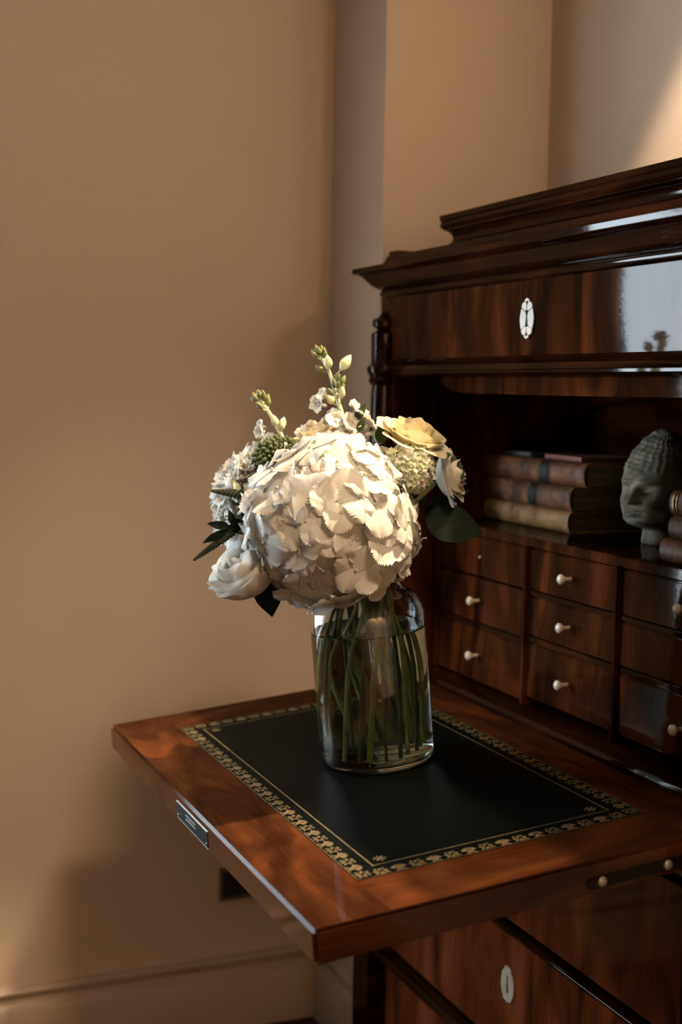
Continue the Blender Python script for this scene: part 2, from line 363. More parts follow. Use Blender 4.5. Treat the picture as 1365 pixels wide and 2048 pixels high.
# columns on the corner pillars
for s in (-1, 1):
    x = s * .497
    prof = [(.030, -.062), (.031, -.055), (.027, -.050), (.029, -.03), (.030, -.005), (.026, 0), (.031, .008), (.031, .016), (.025, .022), (.023, .03), (.0255, .20), (.0245, .38), (.0215, .505), (.020, .520), (.024, .523), (.0265, .529), (.024, .534), (.0255, .538), (.0295, .545), (.029, .553), (.023, .556), (.022, .558), (.0225, .605), (.022, .612), (.014, .616), (.012, .619), (.020, .624), (.0215, .631), (.019, .637), (.011, .640), (.007, .646), (.003, .650), (.0005, .651)]
    MB().lathe(prof, 28, x, -.004).obj('column', D_, sec, smooth='auto')
    x0, x1 = sorted((s * .455, s * .525))
    MB().box(x0, x1, -.030, .01, -.70, -.062).obj('pillar', D_, sec, bevel=.0015)
    MB().box(*sorted((s * .4445, s * .4545)), -.012, .01, -.70, -.062).obj('pillar_bead', D_, sec, bevel=.003)
# plinth and lower drawers
mitred([(-.01, -.70), (.0, -.70), (.012, -.706), (.016, -.715), (.016, -.7859), (-.01, -.7859)], .525, -.03, 'plinth', D_)
ZL = [(-.078, -.284), (-.302, -.492), (-.516, -.69)]
MB().box(-.455, .455, .004, .03, -.078, -.045).obj('top_rail', D_, sec, bevel=.002)
for i, (a, b) in enumerate(ZL):
    d = MB().box(-.444, .444, .0, .32, b, a).obj('lower_drawer', 'mahogany_warm', sec, bevel=.003)
    esc_pieces(d, (a + b) / 2 + (.0155 if i == 1 else 0), .0, 1)
    if i < 2: pass
def bar(z0, z1, proj, name):
    zc, h = (z0 + z1) / 2, (z0 - z1) / 2
    P = [(.01, zc - h)] + [(.004 - proj * math.cos(t), zc + h * math.sin(t)) for t in [(-.5 + k / 10) * PI for k in range(11)]] + [(.01, zc + h)]
    MB().prism(P, 'x', -.455, .455).obj(name, D_, sec, smooth='auto')
bar(-.286, -.2935, .014, 'drawer_bead'); bar(-.2945, -.301, .009, 'drawer_bead')
bar(-.493, -.5155, .030, 'drawer_roll')
bar(-.079, -.086, .010, 'drawer_bead')
# interior: lining, apron, shelf, small drawers
YD = .0864
for s in (-1, 1):
    x0, x1 = sorted((s * .4425, s * .4625)); MB().box(x0, x1, YD - .002, .34, .0, .535).obj('inner_side', F_, sec, bevel=.001)
rows = [(-.4425, .5365), (-.4425, .524), (-.425, .5215), (-.40, .513), (-.36, .509), (-.20, .5085), (0, .508)]
rows = rows + [(-x, z) for x, z in rows[-2::-1]]
MB().prism(rows, 'y', YD - .004, YD + .012).obj('apron', F_, sec, bevel=.001)
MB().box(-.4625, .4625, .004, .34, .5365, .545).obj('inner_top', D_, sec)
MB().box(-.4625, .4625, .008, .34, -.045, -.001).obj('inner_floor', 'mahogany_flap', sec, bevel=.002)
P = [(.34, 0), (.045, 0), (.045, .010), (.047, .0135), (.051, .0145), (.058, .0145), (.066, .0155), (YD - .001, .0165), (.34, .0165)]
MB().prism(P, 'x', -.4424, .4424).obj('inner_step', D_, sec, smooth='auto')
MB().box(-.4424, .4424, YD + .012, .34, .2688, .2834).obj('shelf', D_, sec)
MB().box(-.4424, .4424, YD, YD + .012, .2688, .2834).obj('shelf_edge', F_, sec, bevel=.0015)
D1 = .1268
for s in (-1, 1):
    MB().prism([(s * D1 - .0035, .017), (s * D1 + .0035, .017), (s * D1 + .0035, .268), (s * D1 + .002, .2705), (s * D1 - .002, .2705), (s * D1 - .0035, .268)], 'y', YD - .006, .30).obj('divider', F_, sec)
COLS = [(-.4420, -D1 - .0045), (-D1 + .0045, D1 - .0045), (D1 + .0045, .4420)]
RWS = [[(.0185, .1115), (.1200, .1980), (.1992, .2680)], [(.0285, .1188), (.1278, .1936), (.2011, .2680)], [(.0285, .1188), (.1278, .1936), (.2011, .2680)]]
KN = [(1, 1, 0), (1, 1, 1), (1, 0, 1)]
kp = MB().lathe([(.0035, 0), (.003, .004), (.0032, .010), (.006, .014), (.0078, .0165), (.0080, .019), (.0060, .0215), (.0015, .0228)], 20).mesh('knob', 'ivory', smooth=True)
for c, (xa, xb) in enumerate(COLS):
    for r, (za, zb) in enumerate(RWS[c]):
        dr = MB().box(xa + .0008, xb - .0008, YD + .0012, .30, za + .0012, zb - .0012).obj('inner_drawer', F_, sec, bevel=.0022)
        xm, zm = (xa + xb) / 2, (za + zb) / 2
        if KN[c][r]: link('knob', kp, dr, Matrix.Translation((xm, YD + .001, zm)) @ Matrix.Rotation(PI / 2, 4, 'X'))
        else: MB().prism([(xm + .002 * math.cos(k * PI / 5), zm + .002 * math.sin(k * PI / 5)) for k in range(10)], 'y', YD + .002, YD - .001).obj('knob_peg', 'ivory', dr)
    for r in range(2):
        za, zb = RWS[c][r][1], RWS[c][r + 1][0]
        if zb - za > .003: MB().box(xa, xb, YD, .30, za, zb).obj('rail', D_, sec, bevel=.0008)

# ------------------------------------------------------------------ fall front (a part of the secretaire, turned down on its hinges)
FL, FT, LX, LY0, LY1 = .5111, .0402, .369, .0314, .4182
flap = MB().box(-OP, OP, -FL, -.0015, -FT, 0).mesh('fall_front', 'mahogany_edge', bevel=.0042, bseg=4, smooth='auto')
flap = link('fall_front', flap, sec); flap.location = (0, .0032, 0); flap.rotation_euler = (DROOP, 0, 0)
# cross-banded veneer pieces over the board, leaving the well for the leather
bandy = .0006
def band(x0, x1, s0, s1, mat):
    MB().box(x0, x1, -s1, -s0, -.001, bandy).obj('veneer_band', mat, flap)
band(-OP + .002, OP - .002, LY1 + .0008, FL - .0046, 'mahogany_flap')
band(-OP + .002, OP - .002, .003, LY0 - .0008, 'mahogany_flap')
for s in (-1, 1):
    a, b = sorted((s * (LX + .0008), s * (OP - .002))); band(a, b, LY0 - .0008, LY1 + .0008, 'mahogany_flap_side')
MB().box(-LX, LX, -LY1, -LY0, -.001, .0009).obj('leather_inset', 'leather', flap)
GZ = .00105
def strip(w0, name='gold_line', w=.0011):
    x, a, b = LX - w0, LY0 + w0, LY1 - w0
    m = MB()
    for (x0, x1, s0, s1) in ((-x, x, b - w, b), (-x, x, a, a + w), (-x, -x + w, a, b), (x - w, x, a, b)): m.box(x0, x1, -s1, -s0, .0008, GZ)
    return m.obj(name, 'gold_leaf', flap)
strip(.0006, w=.0006)
# inner rope line made of little slanted dashes
m = MB()
def dash(x, s, ang):
    c, q = math.cos(ang), math.sin(ang)
    for o, L_, W_ in ((0, .0022, .0006),):
        m.add([(x + c * a - q * b, -s + q * a + c * b, GZ) for a, b in ((-L_, -W_), (L_, -W_), (L_, W_), (-L_, W_))], [(0, 1, 2, 3)])
w0 = .032
for k in range(230):
    x = -LX + w0 + (2 * (LX - w0)) * k / 229
    for s in (LY0 + w0, LY1 - w0): dash(x, s, .5)
for k in range(105):
    s = LY0 + w0 + (LY1 - LY0 - 2 * w0) * k / 104
    for x in (-LX + w0, LX - w0): dash(x, s, PI / 2 + .5)
tag(m.obj('gold_rope_line', 'gold_leaf', flap), kind='stuff')
def fan(m, cx, cy, pts): m.add([(cx, cy, 0)] + [(a, b, 0) for a, b in pts], [(0, i + 1, (i + 1) % len(pts) + 1) for i in range(len(pts))])
def ell(m, cx, cy, a, b, ang, n=9):
    c, q = math.cos(ang), math.sin(ang)
    fan(m, cx, cy, [(cx + c * a * math.cos(t) - q * b * math.sin(t), cy + q * a * math.cos(t) + c * b * math.sin(t)) for t in [2 * PI * k / n for k in range(n)]])
def ribbon(m, pts, w):
    rows = []
    for i, p in enumerate(pts):
        a = Vector(pts[max(i - 1, 0)]); b = Vector(pts[min(i + 1, len(pts) - 1)]); t = (b - a).normalized(); ww = w * (1 - .5 * i / len(pts))
        rows.append([(p[0] - t.y * ww, p[1] + t.x * ww, 0), (p[0] + t.y * ww, p[1] - t.x * ww, 0)])
    m.grid(rows)
# palmette: u along the border, v inwards; sits 4 mm to 22 mm in from the edge
pm = MB(); ell(pm, 0, .0105, .0042, .0065, 0, 12)
for k in range(7):
    a = PI / 2 + (k - 3) * .40; L_ = .0105 - .0006 * abs(k - 3); ell(pm, .0066 * math.cos(a), .0095 + .0066 * math.sin(a), .0048, .0017, a)
for s in (-1, 1):
    ell(pm, s * .004, .0050, .0030, .0013, s * 2.4); ribbon(pm, [(s * (.001 + .0065 * k / 6), .0035 - .0018 * math.sin(k / 6 * PI)) for k in range(7)], .0006)
pm_me = pm.mesh('gold_palmette', 'gold_leaf')
sm = MB()
ell(sm, 0, .0165, .0034, .0018, PI / 2); ell(sm, 0, .0075, .0024, .0022, 0)
for s in (-1, 1):
    ribbon(sm, [(s * (.0008 + .0060 * math.sin(k / 9 * 2.6)), .004 + .0115 * k / 9) for k in range(10)], .0009)
    ell(sm, s * .0048, .0188, .0026, .0014, s * -.7); ell(sm, s * .0075, .0130, .0024, .0013, s * .5); ell(sm, s * .0040, .0115, .0020, .0012, s * 1.2); ell(sm, s * .0070, .0062, .0023, .0011, s * -.4)
    ribbon(sm, [(s * (.002 + .004 * math.cos(k / 8 * 4.6)) + s * .003, .0035 + .0022 * math.sin(k / 8 * 4.6)) for k in range(9)], .0005)
sm_me = sm.mesh('gold_scroll', 'gold_leaf')
def run(n, p0, p1, ang):
    for k in range(n):
        q = (k + .5) / n
        x, y = p0[0] + (p1[0] - p0[0]) * q, p0[1] + (p1[1] - p0[1]) * q
        me = pm_me if k % 2 == 1 else sm_me
        link(me.name, me, flap, Matrix.Translation((x, y, GZ)) @ Matrix.Rotation(ang, 4, 'Z'))
run(33, (-LX + .004, -LY1), (LX - .004, -LY1), 0)
run(33, (LX - .004, -LY0), (-LX + .004, -LY0), PI)
run(15, (LX, -LY1 + .022), (LX, -LY0 - .022), PI / 2)
run(15, (-LX, -LY0 - .022), (-LX, -LY1 + .022), -PI / 2)
cm = MB()
for k in range(4):
    a = PI / 4 + k * PI / 2; ell(cm, .0042 * math.cos(a), .0042 * math.sin(a), .0040, .0019, a); ell(cm, .0070 * math.cos(a + PI / 4), .0070 * math.sin(a + PI / 4), .0022, .0012, a + PI / 4)
ell(cm, 0, 0, .002, .002, 0); cme = cm.mesh('gold_rosette', 'gold_leaf')
for x in (-LX + .048, LX - .048):
    for s in (LY0 + .048, LY1 - .048): link('gold_rosette', cme, flap, Matrix.Translation((x, -s, GZ)))
# lock in the front edge
lk = MB().box(-.060, .086, -FL - .0006, -FL + .004, -.0345, -.0115).obj('lock_plate', 'iron', flap, bevel=.0006)
for z in (-.0185, -.0240): MB().box(-.014, .032, -FL - .0016, -FL, z - .0006, z + .0006).obj('lock_bolt', 'steel_bright', flap)
for z0, z1 in ((-.0352, -.0343), (-.0117, -.0108)): MB().box(-.060, .086, -FL - .0012, -FL + .002, z0, z1).obj('lock_rim', 'steel_bright', flap)
for x in (-.053, .079): MB().sphere((x, -FL - .0006, -.0295), .0018, 8, 6).obj('lock_pin', 'steel_bright', flap, smooth=True)
# iron hinge straps on the ends
for s in (-1, 1):
    x0, x1 = sorted((s * (OP - .001), s * (OP + .0022)))
    m = MB(); m.prism([(-.178, -.0265), (-.174, -.0325), (.004, -.0325), (.004, -.0195), (-.174, -.0195), (-.178, -.0235)], 'x', x0, x1)
    m.obj('hinge_strap', 'iron', flap, bevel=.0006)
    for y in (-.158, -.068):
        MB().lathe([(.0058, 0), (.0055, .0012), (.003, .002), (.0005, .0022)], 16).mesh
        sc = MB().lathe([(.0062, 0), (.0056, .0012), (.0035, .0020), (.0005, .0022)], 16).mesh('screw', 'steel_bright', smooth=True)
        link('screw', sc, flap, Matrix.Translation((s * (OP + .002), y, -.0258)) @ Matrix.Rotation(s * PI / 2, 4, 'Y'))

# ------------------------------------------------------------------ books and head on the shelf
ZS = .2834
def book(name, label, x0, x1, y0, y1, z0, z1, mat, bands=(), tilt=0, torn=0, labelmat=None, group=None, cap=None):
    cx, cy = (x0 + x1) / 2, (y0 + y1) / 2
    t = thing(name, label, 'book', (cx, cy, z0), (0, 0, tilt), group)
    hx, hy, H = (x1 - x0) / 2, (y1 - y0) / 2, z1 - z0
    # spine: rounded along the front, with raised bands
    rows = []; n = 40
    for k in range(n + 1):
        x = -hx + 2 * hx * k / n; b = sum(math.exp(-((x / hx - q) / .018) ** 2) for q in bands) * .0018
        rg = torn * (.004 * math.sin(k * 2.3) + .003 * math.sin(k * 5.1)) * (1 if k in (0, 1, n - 1, n) else .12)
        row = []
        for j in range(11):
            a = (-.5 + j / 10) * PI
            row.append((x + (rg if k in (0, n) else 0), -hy + .010 - (.010 + b) * math.cos(a) + rg * .3, H / 2 + (H / 2 - .0001) * math.sin(a)))
        rows.append(row)
    MB().grid(rows).obj('spine', mat, t, smooth=True)
    for z in (.0, H - .0035):
        MB().box(-hx, hx, -hy + .009, hy, z, z + .0035).obj('cover_board', mat, t, bevel=.001)
    MB().box(-hx + .004, hx - .004, -hy + .008, hy - .004, .0034, H - .0034).obj('page_block', 'page_edges', t)
    if labelmat:
        for q, wq in labelmat[1]:
            rows = []
            for x in (q * hx - wq, q * hx + wq):
                rows.append([(x, -hy + .0095 - .0108 * math.cos((-.42 + .84 * j / 8) * PI), H / 2 + H / 2 * .995 * math.sin((-.42 + .84 * j / 8) * PI)) for j in range(9)])
            MB().grid(rows).obj('spine_label', labelmat[0], t, smooth=True)
    return t
book('old_book', 'pale tan vellum book lying at the bottom of the stack beside the stone head', -.455, -.160, .178, .345, ZS, ZS + .0355, 'vellum_tan', group='old books stacked on the shelf')
book('old_book', 'brown calf book with dark spine label lying between two others in stack', -.452, -.145, .176, .345, ZS + .036, ZS + .0765, 'calf_brown', (-.75, -.35, .3, .72), -.01, 1, ('book_label_dark', ((.17, .012),)), 'old books stacked on the shelf')
book('old_book', 'worn brown calf book with frayed ends lying on top of the stack', -.437, -.118, .180, .345, ZS + .077, ZS + .1165, 'calf_reddish', (-.7, -.3, .35, .8), .012, 1.2, ('book_label_dark', ((.20, .014),)), 'old books stacked on the shelf')
for (lab, mt, a, dx, z) in (('thin pale blue pamphlet lying on top of the book stack', 'pamphlet_blue', .02, (-.425, -.335), 0), ('thin pink pamphlet lying on top of the book stack', 'pamphlet_pink', -.03, (-.285, -.165), 0)):
    t = thing('pamphlet', lab, 'booklet', ((dx[0] + dx[1]) / 2, .262, ZS + .1168 + z), (0, 0, a))
    w = (dx[1] - dx[0]) / 2
    MB().box(-w, w, -.055, .055, .006, .0075).obj('front_cover', mt, t); MB().box(-w, w, -.055, .055, 0, .0012).obj('back_cover', mt, t)
    MB().box(-w, w, -.0555, -.0545, 0, .0075).obj('spine', mt, t); MB().box(-w + .001, w - .001, -.054, .053, .0012, .006).obj('page_block', 'page_edges', t)
z = ZS
for i, (h, x0, mt, lab) in enumerate(((.033, .186, 'calf_reddish', 'brown leather book at the foot of the stack behind the stone head'), (.031, .200, 'calf_brown', 'brown leather book in the middle of the stack behind the stone head'), (.034, .196, 'calf_reddish', 'brown leather book with gilt spine on top of stack behind stone head'))):
    book('old_book', lab, x0, x0 + .19, .110 + .003 * i, .27, z, z + h, mt, (-.94, -.6, 0, .6, .94), .0, 0, ('gold_leaf', ((-.90, .0025), (-.82, .0012), (-.5, .0012), (-.4, .0012))) if i == 2 else None, 'leather books behind the stone head')
    z += h + .0004

# stone head looking out of the niche; profile outline (forward distance, height) from chin to crown
def lerp(T_, z):
    for (a, p), (b, q) in zip(T_, T_[1:]):
        if a <= z <= b:
            k = (z - a) / (b - a); k = k * k * (3 - 2 * k); return p + (q - p) * k
    return T_[0][1] if z < T_[0][0] else T_[-1][1]
HFw = [(.024, .030), (.029, .046), (.033, .0575), (.040, .0635), (.050, .062), (.060, .0625), (.068, .061), (.080, .0585), (.090, .0575), (.100, .0565), (.115, .053), (.135, .043), (.155, .027), (.170, .010), (.178, .0005)]
HA = [(.024, .024), (.030, .034), (.040, .042), (.055, .0485), (.075, .053), (.10, .055), (.12, .0535), (.14, .046), (.160, .032), (.172, .017), (.178, .0005)]
HB = [(.024, .036), (.035, .050), (.05, .060), (.075, .071), (.10, .075), (.125, .071), (.150, .054), (.168, .028), (.178, .0005)]
def g(x, s): return math.exp(-(x / s) ** 2)
rows = []
NZ, NA = 110, 120
for i in range(NZ + 1):
    q = i / NZ; z = .024 + .154 * (1 - (1 - q) ** 1.25)
    F0, A0, B0 = lerp(HFw, z), lerp(HA, z), lerp(HB, z); row = []
    for j in range(NA):
        a = 2 * PI * j / NA; x = A0 * math.sin(a); c = math.cos(a)
        ex = .86
        xx = A0 * math.copysign(abs(math.sin(a)) ** ex, math.sin(a)); dep = (F0 if c > 0 else B0) * math.copysign(abs(c) ** ex, c)
        x = xx
        if c > 0:
            e = 0
            nz_ = (z - .064) / .030
            if 0 <= nz_ <= 1: e += .0155 * (1 - nz_) ** .8 * g(x, .0075 - .002 * nz_)          # nose ridge
            e += .006 * g(z - .066, .004) * g(abs(x) - .006, .005)                                   # nostrils
            e += .0070 * g(z - .0965, .0042) * g(abs(x) - .020, .016)                                # brow
            e -= .0135 * g(z - .083, .0085) * g(abs(x) - .021, .0125)                                 # eye socket
            e += .0095 * g(z - .0825, .0052) * g(abs(x) - .022, .0095)                               # eyeball
            e -= .0045 * g(z - .0798, .0014) * g(abs(x) - .022, .010)                                # lid line
            e += .0070 * g(z - .0545, .0026) * g(x, .0135) + .0075 * g(z - .0475, .0030) * g(x, .0120)  # lips
            e -= .0055 * g(z - .0510, .0012) * g(x, .016); e -= .0030 * g(z - .0425, .003) * g(x, .015)
            e += .0040 * g(z - .035, .005) * g(x, .013)                                              # chin
            e += .0030 * g(z - .066, .012) * g(abs(x) - .030, .012)                                  # cheek
            dep += e * c ** .3
        if z > .112:                                                                                 # hair ridges
            h = .0007 * math.sin(z * 900 + 3 * math.sin(a * 3)) + .0006 * math.sin(a * 26); x *= 1 + h * 8; dep += h * (1 if c > 0 else -1)
        ear = .008 * g(z - .078, .016) * g(dep + .006, .008)
        x += math.copysign(ear, x) if abs(x) > .01 else 0
        row.append((x, -dep, z))
    rows.append(row)
t = thing('stone_head', 'weathered grey carved stone head on a short neck on the shelf', 'sculpture', (0.0, .243, ZS), (0, 0, .22))
m = MB().grid(rows, True); m.f.append(tuple(range(NA - 1, -1, -1)))
m.obj('head', 'stone', t, smooth=True)
MB().lathe([(.0305, 0), (.0315, .004), (.030, .015), (.0285, .026), (.030, .045)], 28, 0, .006).obj('neck', 'stone', t, smooth=True)

# ------------------------------------------------------------------ vase and water
VB = Vector((-.027, -.2126, -.0219)) + Vector((0, -math.sin(DROOP), math.cos(DROOP))) * .0011
VN = Vector((0, -math.sin(DROOP), math.cos(DROOP))); VX = Vector((1, 0, 0)); VY = VN.cross(VX)
def vp(x, y, h): return VB + VX * x + VY * y + VN * h
outer = [(.0005, .0), (.066, .0), (.074, .0012), (.0795, .0045), (.0818, .010), (.0822, .03), (.0826, .10), (.0826, .19), (.0822, .212), (.0805, .224), (.0765, .234), (.0695, .2425), (.061, .248), (.0545, .252), (.0515, .258), (.0515, .268), (.0535, .273)]
inner = [(.0525, .2745), (.0500, .272), (.0485, .267), (.0485, .258), (.0515, .2495), (.059, .2448), (.0675, .2392), (.0738, .2312), (.0774, .222), (.0788, .211), (.0792, .19), (.0792, .10), (.0788, .03), (.0770, .0135), (.0700, .0092), (.0005, .0085)]
vase = thing('glass_vase', 'clear glass bottle vase with rounded shoulders holding the bouquet', 'vase', VB, (DROOP, 0, 0))
vb_ = MB(); vb_.lathe(outer + inner, 72, cap=False).obj('vase_body', 'vase_glass', vase, smooth=True)
WL = .196
wprof = [(.0005, .0083), (.0702, .0090), (.0773, .0133), (.0791, .03), (.0795, .10), (.0795, WL - .003), (.0793, WL), (.076, WL - .0018), (.0005, WL - .002)]
wt = MB().lathe(wprof, 72, cap=False).mesh('vase_water', 'water', smooth=True)
w_ = link('vase_water', wt); w_.location = VB; w_.rotation_euler = (DROOP, 0, 0)
tag(w_, 'clear water filling the glass vase to its shoulders', 'water')

# ------------------------------------------------------------------ flowers
def bez(pts, n=18):
    """smooth path through the given points"""
    P = [Vector(p) for p in pts]; out = []
    P = [P[0] * 2 - P[1]] + P + [P[-1] * 2 - P[-2]]
    for i in range(1, len(P) - 2):
        for k in range(n // (len(P) - 3) + 1):
            q = k / (n // (len(P) - 3) + 1); a, b, c, d = P[i - 1:i + 3]
            out.append(.5 * ((2 * b) + (c - a) * q + (2 * a - 5 * b + 4 * c - d) * q * q + (3 * b - a - 3 * c + d) * q ** 3))
    out.append(P[-2]); return out
SLOT = 0
def stem_for(t, head, r=.0028, mat='stem_green', base=None, neck=None, sway=.013):
    """stem from the foot of the vase through its neck up to the flower head"""
    global SLOT
    ga = SLOT * 2.39996; SLOT += 1
    h = Vector(head)
    if base is None:
        br = .026 + .046 * ((SLOT * .618) % 1) ** .7; base = vp(br * math.cos(ga), br * math.sin(ga), .0125 + r + .012 * ((SLOT * .37) % 1))
    if neck is None:
        na = ga + .75 + random.uniform(-.4, .4); nr = random.uniform(.018, .042); neck = vp(nr * math.cos(na), nr * math.sin(na), .262)
    mid = (base * .45 + neck * .55) + (base - vp(0, 0, .0125)) * .22 + Vector((random.uniform(-sway, sway), random.uniform(-sway, sway), 0))
    pts = bez([base, mid, neck, neck * .55 + h * .45 + VN * .012, h], 26)
    r *= 1.25
    rr = [r * (1.0 + .22 * (1 if k in (6, 13) else 0)) * (1 - .25 * k / len(pts)) for k in range(len(pts))]
    L = Vector(t.location)
    MB().tube([p - L for p in pts], rr, 8).obj('stem', mat, t, smooth='auto')
    return base
def flower(name, label, cat, head, r=.0028, mat='stem_green', group=None, **k):
    t = thing(name, label, cat, (0, 0, 0), group=group); t.location = vp(0, 0, .02)
    stem_for(t, head, r, mat, **k)
    return t
def rel(t, M): return Matrix.Translation(-Vector(t.location)) @ M
def place(head, d, roll=0, s=1.0):
    return Matrix.Translation(Vector(head)) @ rot_to(d) @ Matrix.Rotation(roll, 4, 'Z') @ Matrix.Scale(s, 4)

def rose_petal(R, H, al, wmax, curl, ruf, seed, nu=13, nv=9, frill=0):
    rnd = random.Random(seed); ph, kf = rnd.uniform(0, 6), rnd.uniform(2.2, 3.6); rows = []
    for i in range(nv + 1):
        v0 = i / nv; row = []
        for j in range(nu + 1):
            u = -1 + 2 * j / nu
            v = v0 * (1 - .22 * abs(u) ** 2.6 - .03 * math.cos(u * 5 + ph))
            if frill: v *= 1 + frill * v0 ** 4 * math.sin(j * 2.6 + ph)
            r = R * math.sin(v * al) / max(math.sin(min(al, PI / 2)), .3); z = H * (1 - math.cos(v * al)) / (1 - math.cos(al))
            cv = max(0, (v - .68) / .32)
            r += curl * R * cv ** 2; z -= curl * R * .55 * cv ** 2.2
            r += ruf * R * math.sin(kf * u * 2 + ph) * v ** 3 + frill * R * .5 * v0 ** 4 * math.sin(j * 1.9 + ph)
            th = u * wmax * (.40 + .60 * min(1, v * 1.7))
            row.append((r * math.cos(th), r * math.sin(th), z))
        rows.append(row)
    return MB().grid(rows)
def bloom(t, head, d, R, layers, mat, seed, roll=0, frill=0, name='petal'):
    """layers: (count, radius, height, opening angle deg, half width rad, curl, ruffle)"""
    base = rel(t, place(head, d, roll)); rnd = random.Random(seed)
    for li, (cnt, fr, fh, al, w, curl, ruf) in enumerate(layers):
        for k in range(cnt):
            me = rose_petal(R * fr * rnd.uniform(.94, 1.06), R * fh * rnd.uniform(.93, 1.05), math.radians(al + rnd.uniform(-5, 5)), w, curl * rnd.uniform(.6, 1.3), ruf, rnd.random(), frill=frill).mesh(name, mat, smooth=True)
            a = 2 * PI * k / cnt + li * .9 + rnd.uniform(-.15, .15)
            link(name, me, t, base @ Matrix.Rotation(a, 4, 'Z') @ Matrix.Rotation(rnd.uniform(-.06, .06), 4, 'Y'))
ROSE = [(2, .20, 1.05, 118, 1.7, 0, .03), (3, .34, 1.06, 112, 1.35, 0, .03), (4, .50, 1.02, 106, 1.1, .05, .03), (5, .68, .96, 98, .95, .16, .03), (5, .86, .84, 90, .85, .28, .04), (5, 1.0, .68, 80, .80, .36, .05)]
PEONY = [(3, .20, 1.2, 118, 1.5, 0, .05), (3, .34, 1.35, 116, 1.4, 0, .05), (4, .56, 1.42, 114, 1.2, 0, .05), (5, .78, 1.40, 110, 1.0, 0, .04), (5, .95, 1.22, 102, .95, .06, .08), (5, 1.04, .95, 92, .9, .14, .09)]
LISI = [(3, .30, .95, 100, 1.3, .1, .10), (5, .55, .98, 92, .95, .25, .14), (6, .80, .86, 84, .80, .35, .16), (6, 1.0, .62, 74, .72, .35, .18)]
def leafmesh(L, W, fold=.25, bend=.2, seed=0, nl=12, nw=6, point=1.4):
    rows = []
    for i in range(nl + 1):
        q = i / nl; w = W * (math.sin(PI * min(1, q ** .85)) ** .8) * (1 - .35 * q ** 3 * point / 1.4)
        z0 = bend * L * (q * q) * -1
        rows.append([(q * L, w * s, z0 + fold * abs(w * s) + .02 * L * math.sin(q * 9 + seed + s * 2) * abs(s)) for s in [-1 + 2 * j / nw for j in range(nw + 1)]])
    return MB().grid(rows)
def leaf(t, a, b, W, nrm, mat='leaf_dark', fold=.25, bend=.1, name='leaf'):
    a, b = Vector(a), Vector(b); x = (b - a); L = x.length; x.normalize(); z = Vector(nrm); z = (z - x * z.dot(x)).normalized(); y = z.cross(x)
    M = Matrix((x, y, z)).transposed().to_4x4(); M.translation = a
    me = leafmesh(L, W, fold, bend, L * 1000).mesh(name, mat, smooth=True)
    return link(name, me, t, rel(t, M))
TO = Vector((.86, -.37, .35)); TOC = Vector((.916, -.394, .07)); RT = Vector((.395, .919, 0)); UP = Vector((0, 0, 1))

# --- the large white mophead hydrangea
def floret_mesh(seed):
    rnd = random.Random(seed); m = MB()
    for k in range(4):
        L = .0365 * rnd.uniform(.90, 1.08); W = L * rnd.uniform(.54, .64); cup = rnd.uniform(-.10, .30); ph = rnd.uniform(0, 6); tw = rnd.uniform(-.25, .25)
        nt, ns = 8, 26; rows = []
        for i in range(nt + 1):
            t_ = i / nt; row = []
            for j in range(ns + 1):
                s = -1 + 2 * j / ns
                f = math.sin(PI * (.07 + .60 * t_)) * (1 - .04 * t_)
                x = L * t_ * (1 - .26 * abs(s) ** 2.2 * t_) + (L * .032 * (1 if j % 2 else -1) * (t_ > .99))
                y = s * W * f * (1 + (.035 * (1 if j % 2 else -1) if i > nt - 2 else 0))
                z = cup * L * t_ ** 2 + .075 * L * math.sin(s * 3.6 + ph) * t_ ** 2 + .02 * L * math.sin(s * 11 + ph) * t_ ** 3 + .06 * L * math.cos(s * 2) * t_ + tw * y * t_ - .10 * L * t_ ** 4 + (.0018 if k % 2 else 0)
                row.append((x, y, z))
            rows.append(row)
        a = k * PI / 2 + rnd.uniform(-.14, .14); c, q = math.cos(a), math.sin(a)
        m.grid([[(x * c - y * q, x * q + y * c, z) for x, y, z in r] for r in rows])
    nf = len(m.f); m.sphere((0, 0, .0026), .0022, 8, 5)
    me = m.mesh('floret', 'petal_white', smooth=True); me.materials.append(MAT['bud_pale'])
    for p in me.polygons:
        if p.index >= nf: p.material_index = 1
    return me
FLO = [floret_mesh(100 + i) for i in range(7)]
HC = Vector((.003, -.304, .328)); HA_ = Vector((.62, -.50, .60)).normalized()
hyd = flower('hydrangea', 'large white mophead hydrangea with serrated petals in the glass vase', 'flower', HC - VN * .05, .0055, neck=vp(.012, -.014, .262), base=vp(-.020, .052, .018))
rnd = random.Random(3); N = 90
for k in range(N):
    zz = 1 - 2 * (k + .5) / N; rr = math.sqrt(1 - zz * zz); an = k * 2.399963
    d = rot_to(HA_).to_3x3() @ Vector((rr * math.cos(an), rr * math.sin(an), zz))
    if d.dot(HA_) < -.74: continue
    if d.z < -.93: continue
    # a slightly flattened, bumpy dome
    r_ = .110 * (1 + rnd.uniform(-.07, .05)); p = HC + Vector((d.x * r_, d.y * r_ * 1.05, d.z * r_ * .99))
    dd = (d + Vector((rnd.uniform(-.22, .22), rnd.uniform(-.22, .22), rnd.uniform(-.20, .24)))).normalized()
    o = link('floret', FLO[k % 7], hyd, rel(hyd, place(p, dd, rnd.uniform(0, 6.28), rnd.uniform(1.0, 1.20))))
core = MB(); core.sphere(HC - Vector(hyd.location), .094, 24, 16); core.obj('flower_core', 'floret_gap_shade', hyd, smooth=True)  # inner ball, coloured darker so the gaps look shaded
leaf(hyd, (-.018, -.150, .330), (.022, -.075, .312), .030, TOC + UP * .35, 'leaf_dark', .12, .08)
leaf(hyd, (-.030, -.385, .250), (-.019, -.383, .196), .021, TOC + RT * -.3, 'leaf_dark', .2, .1)
